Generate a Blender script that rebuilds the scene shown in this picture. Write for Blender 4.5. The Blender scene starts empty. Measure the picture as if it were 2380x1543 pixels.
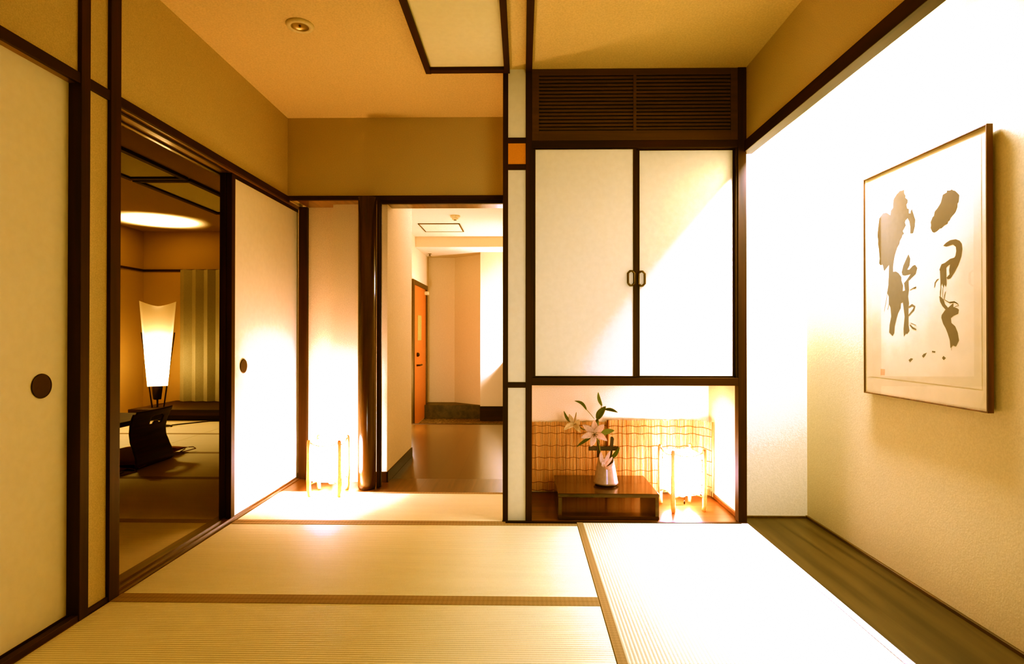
import bpy, bmesh, math, random
from mathutils import Vector, Matrix
random.seed(7)
SC = bpy.context.scene
COL = SC.collection
PI = math.pi

# ------------------------------------------------------------------ materials
def srgb(r, g, b):
    f = lambda c: (c/255/12.92) if c/255 <= .04045 else ((c/255+.055)/1.055)**2.4
    return (f(r), f(g), f(b), 1)

def new_mat(name):
    m = bpy.data.materials.new(name); m.use_nodes = True
    nt = m.node_tree
    return m, nt, nt.nodes['Principled BSDF']

def node(nt, t, **kw):
    n = nt.nodes.new(t)
    for k, v in kw.items():
        if k in n.inputs: n.inputs[k].default_value = v
        else: setattr(n, k, v)
    return n

def mapped(nt, scale=(1,1,1), rot=(0,0,0)):
    tc = node(nt, 'ShaderNodeTexCoord'); mp = node(nt, 'ShaderNodeMapping')
    mp.inputs['Scale'].default_value = scale; mp.inputs['Rotation'].default_value = rot
    nt.links.new(tc.outputs['Object'], mp.inputs['Vector'])
    return mp.outputs['Vector']

def ramp(nt, fac, stops):
    r = node(nt, 'ShaderNodeValToRGB')
    el = r.color_ramp.elements
    while len(el) < len(stops): el.new(.5)
    for e, (p, c) in zip(el, stops): e.position = p; e.color = c
    nt.links.new(fac, r.inputs['Fac'])
    return r.outputs['Color']

def bump(nt, b, h, strength=.2, dist=.002):
    n = node(nt, 'ShaderNodeBump', Strength=strength, Distance=dist)
    nt.links.new(h, n.inputs['Height']); nt.links.new(n.outputs['Normal'], b.inputs['Normal'])

def mul(c, k): return (c[0]*k, c[1]*k, c[2]*k, 1)

def plaster(name, col, rough=.9, grain=260, var=.12, bs=.25):
    m, nt, b = new_mat(name)
    v = mapped(nt)
    n = node(nt, 'ShaderNodeTexNoise', Scale=grain, Detail=3.0)
    nt.links.new(v, n.inputs['Vector'])
    c = ramp(nt, n.outputs['Fac'], [(.35, mul(col, 1-var)), (.65, mul(col, 1+var*.5))])
    nt.links.new(c, b.inputs['Base Color'])
    b.inputs['Roughness'].default_value = rough
    b.inputs['Specular IOR Level'].default_value = .2
    bump(nt, b, n.outputs['Fac'], bs, .0015)
    return m

def wood(name, col, rough=.35, axis='Z', var=.45, scale=1.0, spec=.5, coat=0.0, bs=.05):
    m, nt, b = new_mat(name)
    s = {'X': (1.5, 26, 26), 'Y': (26, 1.5, 26), 'Z': (26, 26, 1.5)}[axis]
    v = mapped(nt, tuple(k*scale for k in s))
    n = node(nt, 'ShaderNodeTexNoise', Scale=1.0, Detail=5.0, Distortion=.6)
    nt.links.new(v, n.inputs['Vector'])
    c = ramp(nt, n.outputs['Fac'], [(.3, mul(col, 1-var)), (.7, mul(col, 1+var))])
    nt.links.new(c, b.inputs['Base Color'])
    b.inputs['Roughness'].default_value = rough
    b.inputs['Specular IOR Level'].default_value = spec
    b.inputs['Coat Weight'].default_value = coat
    b.inputs['Coat Roughness'].default_value = .08
    bump(nt, b, n.outputs['Fac'], bs, .001)
    return m

def flat(name, col, rough=.5, metal=0.0, spec=.5, emit=None, strength=0.0):
    m, nt, b = new_mat(name)
    v = mapped(nt)
    n = node(nt, 'ShaderNodeTexNoise', Scale=60.0, Detail=2.0)
    nt.links.new(v, n.inputs['Vector'])
    c = ramp(nt, n.outputs['Fac'], [(.3, mul(col, .92)), (.7, mul(col, 1.06))])
    nt.links.new(c, b.inputs['Base Color'])
    b.inputs['Roughness'].default_value = rough
    b.inputs['Metallic'].default_value = metal
    b.inputs['Specular IOR Level'].default_value = spec
    if emit:
        b.inputs['Emission Color'].default_value = emit
        b.inputs['Emission Strength'].default_value = strength
    return m

def tatami(name, col, depth=.5):
    m, nt, b = new_mat(name)
    v = mapped(nt)
    sep = node(nt, 'ShaderNodeSeparateXYZ'); nt.links.new(v, sep.inputs[0])
    def sine(out, period):
        a = node(nt, 'ShaderNodeMath', operation='MULTIPLY'); a.inputs[1].default_value = 2*PI/period
        nt.links.new(out, a.inputs[0])
        s = node(nt, 'ShaderNodeMath', operation='SINE'); nt.links.new(a.outputs[0], s.inputs[0])
        h = node(nt, 'ShaderNodeMath', operation='MULTIPLY_ADD'); h.inputs[1].default_value = .5; h.inputs[2].default_value = .5
        nt.links.new(s.outputs[0], h.inputs[0]); return h.outputs[0]
    rib = sine(sep.outputs['Y'], .0125)
    mp2 = mapped(nt, (420, 40, 1))
    n = node(nt, 'ShaderNodeTexNoise', Scale=1.0, Detail=3.0); nt.links.new(mp2, n.inputs['Vector'])
    mp3 = mapped(nt, (1.2, 14, 1))
    n2 = node(nt, 'ShaderNodeTexNoise', Scale=1.0, Detail=2.0); nt.links.new(mp3, n2.inputs['Vector'])
    a = node(nt, 'ShaderNodeMath', operation='MULTIPLY_ADD'); a.inputs[1].default_value = .5
    nt.links.new(n.outputs['Fac'], a.inputs[0]); nt.links.new(rib, a.inputs[2])
    a2 = node(nt, 'ShaderNodeMath', operation='MULTIPLY_ADD'); a2.inputs[1].default_value = .5
    nt.links.new(n2.outputs['Fac'], a2.inputs[0]); nt.links.new(a.outputs[0], a2.inputs[2])
    c = ramp(nt, a2.outputs[0], [(.2, mul(col, .72)), (.75, col), (1.0, mul(col, 1.06))])
    nt.links.new(c, b.inputs['Base Color'])
    b.inputs['Roughness'].default_value = .6
    b.inputs['Specular IOR Level'].default_value = .1
    bump(nt, b, a.outputs[0], depth, .0012)
    return m

def cloth(name, col, period=.012):
    m, nt, b = new_mat(name)
    v = mapped(nt, (1/period, 1/period, 1/period), (0, 0, PI/4))
    n = node(nt, 'ShaderNodeTexChecker', Scale=1.0)
    n.inputs['Color1'].default_value = col; n.inputs['Color2'].default_value = mul(col, .86)
    nt.links.new(v, n.inputs['Vector'])
    nt.links.new(n.outputs['Color'], b.inputs['Base Color'])
    b.inputs['Roughness'].default_value = .85
    return m

def planks(name, c1, c2, width, rough):
    m, nt, b = new_mat(name)
    v = mapped(nt, (1, 1, 1), (0, 0, PI/2))
    br = node(nt, 'ShaderNodeTexBrick', Scale=1.0)
    br.inputs['Color1'].default_value = c1; br.inputs['Color2'].default_value = c2
    br.inputs['Mortar'].default_value = mul(c1, .2)
    br.inputs['Mortar Size'].default_value = .0025
    br.inputs['Brick Width'].default_value = 1.8; br.inputs['Row Height'].default_value = width
    nt.links.new(v, br.inputs['Vector']); nt.links.new(br.outputs['Color'], b.inputs['Base Color'])
    mp = mapped(nt, (60, 2, 1)); n = node(nt, 'ShaderNodeTexNoise', Scale=1.0, Detail=3.0)
    nt.links.new(mp, n.inputs['Vector'])
    b.inputs['Roughness'].default_value = rough
    bump(nt, b, n.outputs['Fac'], .06, .001)
    return m

def pebbles(name):
    m, nt, b = new_mat(name)
    v = mapped(nt)
    vo = node(nt, 'ShaderNodeTexVoronoi', Scale=55.0); nt.links.new(v, vo.inputs['Vector'])
    c = ramp(nt, vo.outputs['Color'], [(.1, (.05,.03,.012,1)), (.6, (.2,.13,.06,1)), (.95, (.45,.3,.15,1))])
    nt.links.new(c, b.inputs['Base Color']); b.inputs['Roughness'].default_value = .5
    bump(nt, b, vo.outputs['Distance'], .6, .004)
    return m

def reed(name):
    m, nt, b = new_mat(name)
    v = mapped(nt, (150, 150, 2.2))
    n = node(nt, 'ShaderNodeTexNoise', Scale=1.0, Detail=2.0); nt.links.new(v, n.inputs['Vector'])
    c = ramp(nt, n.outputs['Fac'], [(.3, (.34,.14,.045,1)), (.5, (.84,.46,.18,1)), (.72, (.95,.66,.36,1))])
    nt.links.new(c, b.inputs['Base Color']); b.inputs['Roughness'].default_value = .55
    return m

def glass_pane(name):
    m = bpy.data.materials.new(name); m.use_nodes = True
    nt = m.node_tree; nt.nodes.remove(nt.nodes['Principled BSDF'])
    out = nt.nodes['Material Output']
    t = node(nt, 'ShaderNodeBsdfTransparent'); g = node(nt, 'ShaderNodeBsdfGlossy', Roughness=.02)
    fr = node(nt, 'ShaderNodeFresnel', IOR=1.5); mx = node(nt, 'ShaderNodeMixShader')
    ge = node(nt, 'ShaderNodeNewGeometry'); inv = node(nt, 'ShaderNodeMath', operation='SUBTRACT'); inv.inputs[0].default_value = 1.0
    mu = node(nt, 'ShaderNodeMath', operation='MULTIPLY')
    nt.links.new(ge.outputs['Backfacing'], inv.inputs[1]); nt.links.new(inv.outputs[0], mu.inputs[0]); nt.links.new(fr.outputs[0], mu.inputs[1])
    nt.links.new(mu.outputs[0], mx.inputs[0]); nt.links.new(t.outputs[0], mx.inputs[1]); nt.links.new(g.outputs[0], mx.inputs[2])
    nt.links.new(mx.outputs[0], out.inputs['Surface'])
    return m

def leafy(name, col, k=.35):
    # thin material that lets some light through
    m, nt, b = new_mat(name)
    v = mapped(nt); n = node(nt, 'ShaderNodeTexNoise', Scale=80.0); nt.links.new(v, n.inputs['Vector'])
    c = ramp(nt, n.outputs['Fac'], [(.3, mul(col, .9)), (.7, mul(col, 1.06))])
    nt.links.new(c, b.inputs['Base Color']); b.inputs['Roughness'].default_value = .5
    tr = node(nt, 'ShaderNodeBsdfTranslucent'); mx = node(nt, 'ShaderNodeMixShader', Fac=k)
    nt.links.new(c, tr.inputs['Color']); nt.links.new(b.outputs[0], mx.inputs[1]); nt.links.new(tr.outputs[0], mx.inputs[2])
    nt.links.new(mx.outputs[0], nt.nodes['Material Output'].inputs['Surface'])
    return m

def shade_mat(name, col, emit, strength):
    m = flat(name, col, .8, 0, .2, emit, strength)
    return m

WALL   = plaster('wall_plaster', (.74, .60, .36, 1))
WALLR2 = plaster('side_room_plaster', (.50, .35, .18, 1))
WALLH  = plaster('hall_plaster', (.84, .69, .49, 1))
TOKO   = plaster('alcove_plaster', (.74, .63, .43, 1), grain=160, var=.06, bs=.3)
CEIL   = plaster('ceiling_paper', (.78, .60, .34, 1), grain=120, var=.08)
PAPER  = plaster('door_paper', (.90, .82, .63, 1), grain=35, var=.018, bs=.05)
ORANGE = plaster('orange_paper', (.80, .36, .10, 1), var=.05)
PANEL  = plaster('ceiling_panel_paper', (.84, .77, .52, 1), grain=40, var=.02, bs=.03)
DARK   = wood('dark_wood', (.032, .0105, .0035, 1), .55, spec=.25)
DARKX  = wood('dark_wood_x', (.032, .0105, .0035, 1), .55, 'X', spec=.25)
DARKY  = wood('dark_wood_y', (.032, .0105, .0035, 1), .55, 'Y', spec=.25)
LATT   = wood('louvre_wood', (.075, .034, .009, 1), .55, 'X', var=.25)
WALLD  = plaster('shaded_wall_plaster', (.61, .49, .27, 1))  # wall plaster darkened, with part of the walls' shade put into its colour
REARW  = plaster('rear_wall_plaster', (.22, .15, .08, 1))
SKIRT  = wood('skirting_wood', (.085, .045, .016, 1), .4, 'Y')
TRACK  = wood('track_wood', (.20, .10, .035, 1), .28, 'Y', coat=.3)
SILLW  = wood('sill_wood', (.10, .045, .016, 1), .3, 'Y')
GLOSSY = wood('polished_post_wood', (.060, .028, .008, 1), .22, 'Z', coat=.25)
BOARD  = wood('board_wood', (.058, .036, .013, 1), .42, 'Y', var=.5, scale=.6)
ALCFL  = wood('alcove_floor_wood', (.11, .042, .015, 1), .3, 'X', coat=.15)
BLACKT = wood('table_lacquer_wood', (.055, .020, .007, 1), .2, 'X', coat=.3)
LANTW  = leafy('lantern_wood_glare', (.88, .52, .32, 1), .5)  # pale, see-through wood stands in for glare around the lantern legs
ZAISU  = wood('bentwood_veneer', (.050, .012, .004, 1), .5, 'Y', spec=.2)
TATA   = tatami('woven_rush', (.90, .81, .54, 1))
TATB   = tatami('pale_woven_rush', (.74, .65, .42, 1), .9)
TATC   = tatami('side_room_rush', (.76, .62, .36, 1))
HERI   = cloth('border_cloth', (.42, .28, .15, 1))
HERIB  = cloth('pale_border_cloth', (.60, .52, .42, 1))
HFLOOR = planks('hall_planks', (.085,.040,.013,1), (.065,.030,.010,1), .15, .22)
PEB    = pebbles('pebble_floor')
REED   = reed('reed_stems')
TWINE  = flat('brown_twine', (.22,.07,.02,1), .8)
METAL  = flat('dark_metal', (.05,.028,.012,1), .35, .6)
BRASS  = flat('aged_metal', (.13,.08,.035,1), .35, .7)
CREAM  = flat('cream_plastic', (.75,.62,.36,1), .5)
REFL   = flat('downlight_reflector', (.42,.30,.12,1), .35, .5)
INKM   = flat('ink', (.15,.095,.042,1), .8)  # ink lightened: the veil of reflection and bloom is in its colour
SEALM  = flat('red_seal_ink', (.75,.38,.22,1), .8)
SHEET  = plaster('art_paper', (.70,.58,.39,1), grain=14, var=.03, bs=.35)
FRAMEM = wood('frame_wood', (.14,.06,.028,1), .4)
GLASS  = glass_pane('picture_glass')
CUSH   = plaster('cushion_fabric', (.24,.060,.014,1), grain=200)
CURT   = plaster('curtain_fabric', (.36,.335,.265,1), grain=90, var=.06, bs=.1)
PETAL  = leafy('lily_petal', (.92,.68,.58,1), .35)
PETALY = leafy('yellow_lily_petal', (.90,.70,.46,1), .35)
LEAF   = flat('lily_leaf', (.095,.115,.022,1), .45)
LEAFL  = flat('light_leaf', (.22,.25,.06,1), .45)
STEMM  = flat('lily_stem_green', (.16,.17,.045,1), .5)
VASEM  = flat('vase_glaze', (.55,.36,.27,1), .28)
VASED  = wood('vase_ear_wood', (.07,.03,.014,1), .4)
DOORM  = flat('orange_door_paint', (.58,.19,.06,1), .45)
NOTICE = flat('notice_paper', (.42,.36,.14,1), .6)

# ------------------------------------------------------------------ mesh builder
class MB:
    def __init__(s): s.bm = bmesh.new()
    def box(s, x0, x1, y0, y1, z0, z1, bev=0.0, mat=None):
        bm2 = bmesh.new()
        r = bmesh.ops.create_cube(bm2, size=1)
        for v in bm2.verts:
            v.co = Vector(((x0+x1)/2+v.co.x*(x1-x0), (y0+y1)/2+v.co.y*(y1-y0), (z0+z1)/2+v.co.z*(z1-z0)))
        if bev: bmesh.ops.bevel(bm2, geom=bm2.edges[:], offset=bev, segments=2, affect='EDGES', profile=.5)
        if mat: bmesh.ops.transform(bm2, matrix=mat, verts=bm2.verts)
        s.merge(bm2); return s
    def merge(s, bm2):
        me = bpy.data.meshes.new('t'); bm2.to_mesh(me); bm2.free()
        s.bm.from_mesh(me); bpy.data.meshes.remove(me)
    def tube(s, pts, radii, n=12, cap=True):
        pts = [Vector(p) for p in pts]
        if not isinstance(radii, (list, tuple)): radii = [radii]*len(pts)
        rings = []; up = None
        for i, p in enumerate(pts):
            d = (pts[min(i+1, len(pts)-1)] - pts[max(i-1, 0)]).normalized()
            if up is None: up = Vector((0,0,1)) if abs(d.z) < .9 else Vector((1,0,0))
            a = d.cross(up).normalized(); b = a.cross(d).normalized(); up = b
            rings.append([s.bm.verts.new(p + (a*math.cos(t)+b*math.sin(t))*radii[i]) for t in [2*PI*k/n for k in range(n)]])
        for r0, r1 in zip(rings, rings[1:]):
            for k in range(n):
                f = s.bm.faces.new((r0[k], r0[(k+1)%n], r1[(k+1)%n], r1[k])); f.smooth = True
        if cap:
            s.bm.faces.new(rings[0]); s.bm.faces.new(rings[-1])
        return s
    def lathe(s, prof, c=(0,0,0), n=32):
        rings = []
        for r, z in prof:
            rings.append([s.bm.verts.new((c[0]+max(r,1e-5)*math.cos(2*PI*k/n), c[1]+max(r,1e-5)*math.sin(2*PI*k/n), c[2]+z)) for k in range(n)])
        for r0, r1 in zip(rings, rings[1:]):
            for k in range(n):
                f = s.bm.faces.new((r0[k], r0[(k+1)%n], r1[(k+1)%n], r1[k])); f.smooth = True
        return s
    def grid(s, fn, nu, nv, thick=0.0):
        vs = [[s.bm.verts.new(fn(i/nu, j/nv)) for j in range(nv+1)] for i in range(nu+1)]
        for i in range(nu):
            for j in range(nv):
                f = s.bm.faces.new((vs[i][j], vs[i+1][j], vs[i+1][j+1], vs[i][j+1])); f.smooth = True
        return s
    def poly(s, pts):
        vs = [s.bm.verts.new(p) for p in pts]; s.bm.faces.new(vs); return s
    def prism(s, pts, vec):
        # pts: closed outline, extruded along vec
        vec = Vector(vec)
        a = [s.bm.verts.new(p) for p in pts]; b = [s.bm.verts.new(Vector(p)+vec) for p in pts]
        s.bm.faces.new(a); s.bm.faces.new(b[::-1])
        for k in range(len(a)):
            j = (k+1) % len(a); s.bm.faces.new((a[k], a[j], b[j], b[k]))
        return s
    def build(s, name, mat, parent=None, origin=None, smooth=False):
        bmesh.ops.recalc_face_normals(s.bm, faces=s.bm.faces[:])
        me = bpy.data.meshes.new(name)
        if origin is not None:
            bmesh.ops.translate(s.bm, verts=s.bm.verts, vec=-Vector(origin))
        s.bm.to_mesh(me); s.bm.free()
        if smooth:
            for p in me.polygons: p.use_smooth = True
        me.materials.append(mat)
        o = bpy.data.objects.new(name, me); COL.objects.link(o)
        if origin is not None: o.location = origin
        if parent is not None:
            o.parent = parent
            if origin is None:
                # geometry was given in world coordinates: keep it there
                o.matrix_parent_inverse = Matrix.Translation(-parent.location) if parent.rotation_euler.z == 0 else (Matrix.Translation(parent.location) @ Matrix.Rotation(parent.rotation_euler.z, 4, 'Z')).inverted()
        return o

def tag(o, label, cat, group=None, kind=None):
    o['label'] = label; o['category'] = cat
    if group: o['group'] = group
    if kind: o['kind'] = kind
    return o
def thing(name, label, cat, loc=(0,0,0), rz=0.0, group=None):
    o = bpy.data.objects.new(name, None); COL.objects.link(o)
    o.empty_display_size = .1
    o.location = loc; o.rotation_euler = (0,0,rz)
    return tag(o, label, cat, group)
TRIM = [0]
def struct(name, mb, mat, label, cat, parent=None):
    o = mb.build(name, mat, parent)
    o['kind'] = 'structure'
    if parent is None: tag(o, label, cat)
    return o
def trim(mb, mat, label, cat='trim'):
    TRIM[0] += 1
    return struct('trim_%d' % TRIM[0], mb, mat, label, cat)
def copy_tree(o, parent=None):
    c = o.copy(); COL.objects.link(c)
    if parent is not None: c.parent = parent
    for ch in list(o.children): copy_tree(ch, c)
    return c
B = lambda *a, **k: MB().box(*a, **k)
# ================================================================== SETTING
CZ = 2.44
L = -1.55
# ---- floors
struct('floor', B(-1.60, 1.60, -2.3, 4.1, -.12, -.055), BOARD, 'concealed boards under the straw mats', 'floor')
struct('floor_rear', B(-1.55, 1.197, -2.2, 1.28, -.05, 0), TATA, 'straw matting of the near part of the room', 'floor')
trim(B(-1.55, -.09, 3.722, 4.08, -.05, -.002), SILLW, 'reddish polished wooden threshold board before the hall doorway', 'threshold')
struct('floor_alcove', B(.03, 1.2, 3.16, 3.76, -.05, -.002), ALCFL, 'polished brown wooden floor of the low display alcove', 'floor')
trim(B(-.11, 1.197, 3.138, 3.16, -.05, .002, .001), DARKX, 'thin dark sill strip along the foot of the display alcove', 'sill')
struct('floor_tokonoma', B(1.199, 1.57, -2.2, 3.25, -.05, .001, .002), BOARD, 'dark brown wood plank floor under the calligraphy', 'floor')
struct('floor_hall', B(-1.66, .5, 4.08, 6.62, -.05, -.004), HFLOOR, 'dark glossy planked floor of the entrance hall', 'floor')
struct('floor_entry', B(-1.66, .5, 6.62, 8.9, -.25, -.2), PEB, 'lower pebbled floor of the entry by the orange door', 'floor')
trim(B(-1.66, .5, 6.585, 6.63, -.2, 0, .004), DARKX, 'wooden step edge where the hall floor drops to the entry', 'step')
struct('floor_side_room', B(-5.1, -1.66, 1.4, 7.8, -.12, -.055), BOARD, 'concealed boards under the side room mats', 'floor')

# ---- walls of the main room
w = MB()
w.box(-1.69, -1.56, -2.2, 4.12, 1.9, 2.46)
w.box(-1.60, -1.56, 2.06, 2.18, .02, 1.9)
w.box(-1.69, -1.56, -2.2, 1.0, 0, 1.9)
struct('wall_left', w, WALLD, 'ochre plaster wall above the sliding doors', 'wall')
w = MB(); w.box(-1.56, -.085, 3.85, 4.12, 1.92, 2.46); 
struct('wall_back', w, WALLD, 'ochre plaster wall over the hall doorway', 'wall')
struct('wall_back_panel', B(-1.51, -1.05, 4.08, 4.12, 0, 1.9), WALLH, 'narrow plaster wall panel behind the standing paper lantern', 'wall')
w = MB(); w.box(-.09, .03, 3.162, 3.9, 0, 2.46)
struct('wall_sleeve', w, PAPER, 'narrow pale wall strip between two dark posts', 'wall')
struct('wall_right', B(1.56, 1.66, -2.2, 3.4, -.05, 2.5), TOKO, 'textured cream wall on which the calligraphy hangs', 'wall')
struct('wall_tokonoma_end', B(1.2, 1.57, 3.24, 3.34, -.05, 2.5), TOKO, 'bright cream end wall beside the dark post', 'wall')
struct('wall_drop', B(1.2, 1.235, -2.2, 3.20, 2.04, 2.46), WALL, 'hanging ochre wall above the tokonoma opening', 'wall')
struct('wall_rear', B(-1.7, 1.66, -2.3, -2.2, -.05, 2.5), REARW, 'plaster wall behind the viewer', 'wall')
w = MB(); w.box(.03, 1.2, 3.75, 3.84, 0, 2.46)
struct('wall_alcove_back', w, WALLH, 'warm plaster wall behind the reed screens', 'wall')
struct('wall_alcove_right', B(1.185, 1.202, 3.2, 3.80, -.01, 2.46), WALL, 'bright plaster side wall of the display alcove', 'wall')
struct('ceiling', B(-1.7, 1.66, -2.3, 4.12, CZ, CZ+.06), CEIL, 'pale papered ceiling', 'ceiling')

# ---- woodwork of the main room, left side
k = MB(); k.box(-1.565, L, -2.2, 3.86, 1.882, 1.92, .002)
trim(k, DARKY, 'long dark lintel rail along the wall over the sliding doors', 'lintel')
k = MB(); k.box(-1.69, -1.566, .9, 4.1, 1.884, 1.905); 
trim(k, TRACK, 'glossy brown underside of the lintel over the open doorway', 'track')
k = MB(); k.box(-1.60, -1.588, 2.2, 4.06, 1.878, 1.885); k.box(-1.662, -1.655, 2.2, 4.06, 1.878, 1.885)
trim(k, DARKY, 'dark slide ribs under the lintel over the open doorway', 'track')
trim(B(-1.60, L+.004, 2.018, 2.062, 0, CZ, .002), DARK, 'slender dark post beside the near sliding door, rising to the ceiling', 'post')
trim(B(-1.69, L+.004, 2.166, 2.222, 0, CZ, .002), DARK, 'slender dark post at the near edge of the open doorway', 'post')
trim(B(-1.57, L, 2.06, 2.17, 0, .02), DARKY, 'short dark skirting between the two slender posts', 'skirting')
k = MB(); k.box(-1.675, L, .9, 4.06, -.05, .003); k.box(-1.62, -1.612, .9, 4.06, 0, .010); k.box(-1.58, -1.574, .9, 4.06, 0, .010)
trim(k, SILLW, 'brown grooved sill under the sliding doors', 'sill')
trim(B(-1.575, L, .9, 2.03, .0, .022, .002), DARKY, 'dark bottom rail in front of the near sliding door', 'rail')
trim(B(-1.56, -1.503, 4.045, 4.12, 0, 1.893, .003), DARK, 'dark corner post behind the standing paper lantern', 'post')
k = MB(); k.box(-1.56, -.085, 3.842, 3.87, 1.894, 1.922, .002)
trim(k, DARKX, 'dark lintel rail under the back wall', 'lintel')
trim(B(-1.51, -.085, 3.87, 4.12, 1.896, 1.915), TRACK, 'brown underside of the back lintel', 'lintel')
trim(B(-1.51, -1.06, 4.068, 4.082, -.004, .055, .002), DARKX, 'low dark skirting behind the standing paper lantern', 'skirting')
m = MB(); m.tube([(-1.017, 3.81, -.004), (-1.017, 3.81, .015), (-1.017, 3.81, .03), (-1.017, 3.81, 1.90)], [.05, .057, .0585, .0585], 40)
trim(m, GLOSSY, 'round polished dark wooden post beside the hall doorway', 'post')
k = MB(); k.box(-.960, -.942, 3.83, 3.89, 0, 1.9, .002); k.box(-.942, -.935, 3.85, 3.87, 0, 1.9)
trim(k, DARK, 'thin dark jamb next to the round polished post', 'jamb')
k = MB(); k.box(-.96, -.085, 3.86, 3.885, 1.872, 1.897); trim(k, DARKX, 'thin head rail of the hall doorway', 'lintel')

# ---- posts and bars of the sleeve wall
trim(B(-.107, -.079, 3.155, 3.19, 0, CZ, .002), DARK, 'dark square post at the edge of the hall opening', 'post')
trim(B(.016, .050, 3.155, 3.19, 0, CZ, .002), DARK, 'dark square post left of the wall cabinet', 'post')
for z0, z1, t in ((2.038, 2.069, 'upper'), (1.894, 1.925, 'middle'), (.717, .747, 'lower')):
    trim(B(-.08, .018, 3.157, 3.185, z0, z1, .001), DARKX, 'short dark cross bar between the two square posts, the %s one' % t, 'bar')
struct('wall_inset', B(-.08, .018, 3.160, 3.180, 1.924, 2.039), ORANGE, 'small orange inset between two short cross bars', 'wall')
trim(B(1.155, 1.2, 3.155, 3.21, 0, CZ, .002), DARK, 'dark square post between the display alcove and the tokonoma', 'post')
trim(B(1.188, 1.245, -2.2, 3.20, 1.985, 2.045, .002), DARKY, 'dark beam along the top of the tokonoma opening', 'beam')
k = MB(); k.box(1.550, 1.562, -2.2, 3.25, 0, .015, .002); trim(k, SKIRT, 'thin dark skirting at the foot of the calligraphy wall', 'skirting')
k = MB(); k.box(1.2, 1.55, 3.231, 3.242, 0, .012, .002); trim(k, SKIRT, 'thin dark skirting at the foot of the bright end wall', 'skirting')
trim(B(1.172, 1.188, 3.2, 3.75, 0, .022, .002), ALCFL, 'thin brown skirting at the right of the display alcove', 'skirting')
trim(B(.016, .050, -2.2, 3.16, 2.418, 2.442, .002), DARKY, 'long dark ceiling batten running toward the wall cabinet', 'batten')

# ---- framed ceiling panel (main room)
def ceiling_panel(x0, x1, y0, y1, z, label, w=.030, group=None):
    t = thing('ceiling_panel', label, 'ceiling panel', ((x0+x1)/2, (y0+y1)/2, z), 0, group)
    B(x0+w, x1-w, y0+w, y1-w, z-.006, z-.001).build('paper_panel', PANEL, t)
    for a in ((x0, x0+w, y0, y1), (x1-w, x1, y0, y1)):
        B(*a, z-.026, z-.0005, .002).build('frame_bar', DARKY, t)
    for a in ((x0+w, x1-w, y0, y0+w+.012), (x0+w, x1-w, y1-w-.012, y1)):
        B(*a, z-.024, z-.0005, .002).build('frame_bar', DARKX, t)
    return t
ceiling_panel(-.525, -.070, 1.25, 3.155, CZ, 'pale paper ceiling panel in a dark frame on the main ceiling')

# ---- downlight
t = thing('downlight', 'round cream recessed downlight in the orange lit ceiling', 'light', (-1.035, 2.69, CZ))
m = MB(); m.lathe([(.040, -.010), (.046, -.014), (.058, -.012), (.063, -.004), (.063, -.0003)], (-1.035, 2.69, CZ), 48); m.build('trim_ring', CREAM, t)
m = MB(); m.lathe([(.041, -.010), (.036, -.006), (.026, -.003), (.008, -.002), (.0, -.002)], (-1.035, 2.69, CZ), 48); m.build('reflector', REFL, t)
m = MB(); m.lathe([(.0, -.011), (.004, -.010), (.006, -.006), (.005, -.001)], (-1.035, 2.69, CZ), 16); m.build('bulb', BRASS, t)

# ================================================================== SLIDING DOORS
def ring(mb, c, r0, r1, h, axis, n=32, sx=1.0):
    pass
def disc_pull(parent, x, y, z, r, sgn):
    # shallow round finger pull on a door whose face looks along +x
    m = MB(); m.lathe([(0, -.004), (r*.78, -.004), (r*.82, .002), (r*.95, .0025), (r, 0)], (0,0,0), 40)
    bmesh.ops.transform(m.bm, matrix=Matrix.Translation((x, y, z)) @ Matrix.Rotation(PI/2, 4, 'Y'), verts=m.bm.verts)
    o = m.build('door_pull', BRASS if sgn else METAL, parent); return o

d = struct('door_1', B(-1.612, -1.592, 1.02, 2.022, .02, 1.885), PAPER, 'near cream paper sliding door with a round dark finger pull', 'sliding door')
B(-1.615, -1.588, 1.985+.036, 2.05, .005, 1.885, .002).build('door_stile', DARK, d)
B(-1.615, -1.590, 1.0, 2.022, .003, .022, .001).build('door_rail', DARKY, d)
m = MB(); m.lathe([(0, .0012), (.031, .0008), (.034, .001), (.040, .002), (.041, 0)], (0,0,0), 40)
bmesh.ops.transform(m.bm, matrix=Matrix.Translation((-1.590, 1.907, .831)) @ Matrix.Rotation(PI/2, 4, 'Y'), verts=m.bm.verts)
m.build('finger_pull', METAL, d)

d = struct('door_2', B(-1.606, -1.584, 3.186, 4.09, .006, 1.88), PAPER, 'far cream paper sliding door beside the lantern, with an oval finger pull', 'sliding door')
B(-1.610, -1.580, 3.148, 3.187, .004, 1.883, .002).build('door_stile', DARK, d)
B(-1.610, -1.581, 3.187, 4.09, .861+1.0, 1.883, .001).build('door_rail', DARKY, d)
m = MB(); m.lathe([(0, .0012), (.030, .0008), (.033, .001), (.039, .002), (.040, 0)], (0,0,0), 40)
bmesh.ops.transform(m.bm, matrix=Matrix.Translation((-1.582, 3.291, .824)) @ Matrix.Rotation(PI/2, 4, 'Y'), verts=m.bm.verts)
m.build('finger_pull', METAL, d)
d = struct('door_3', B(-1.643, -1.620, 3.18, 4.09, .006, 1.88), PAPER, 'second sliding door slid behind the far paper door, only its dark edge showing', 'sliding door')
B(-1.647, -1.614, 3.148, 3.182, .004, 1.883, .002).build('door_stile', DARK, d)

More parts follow.
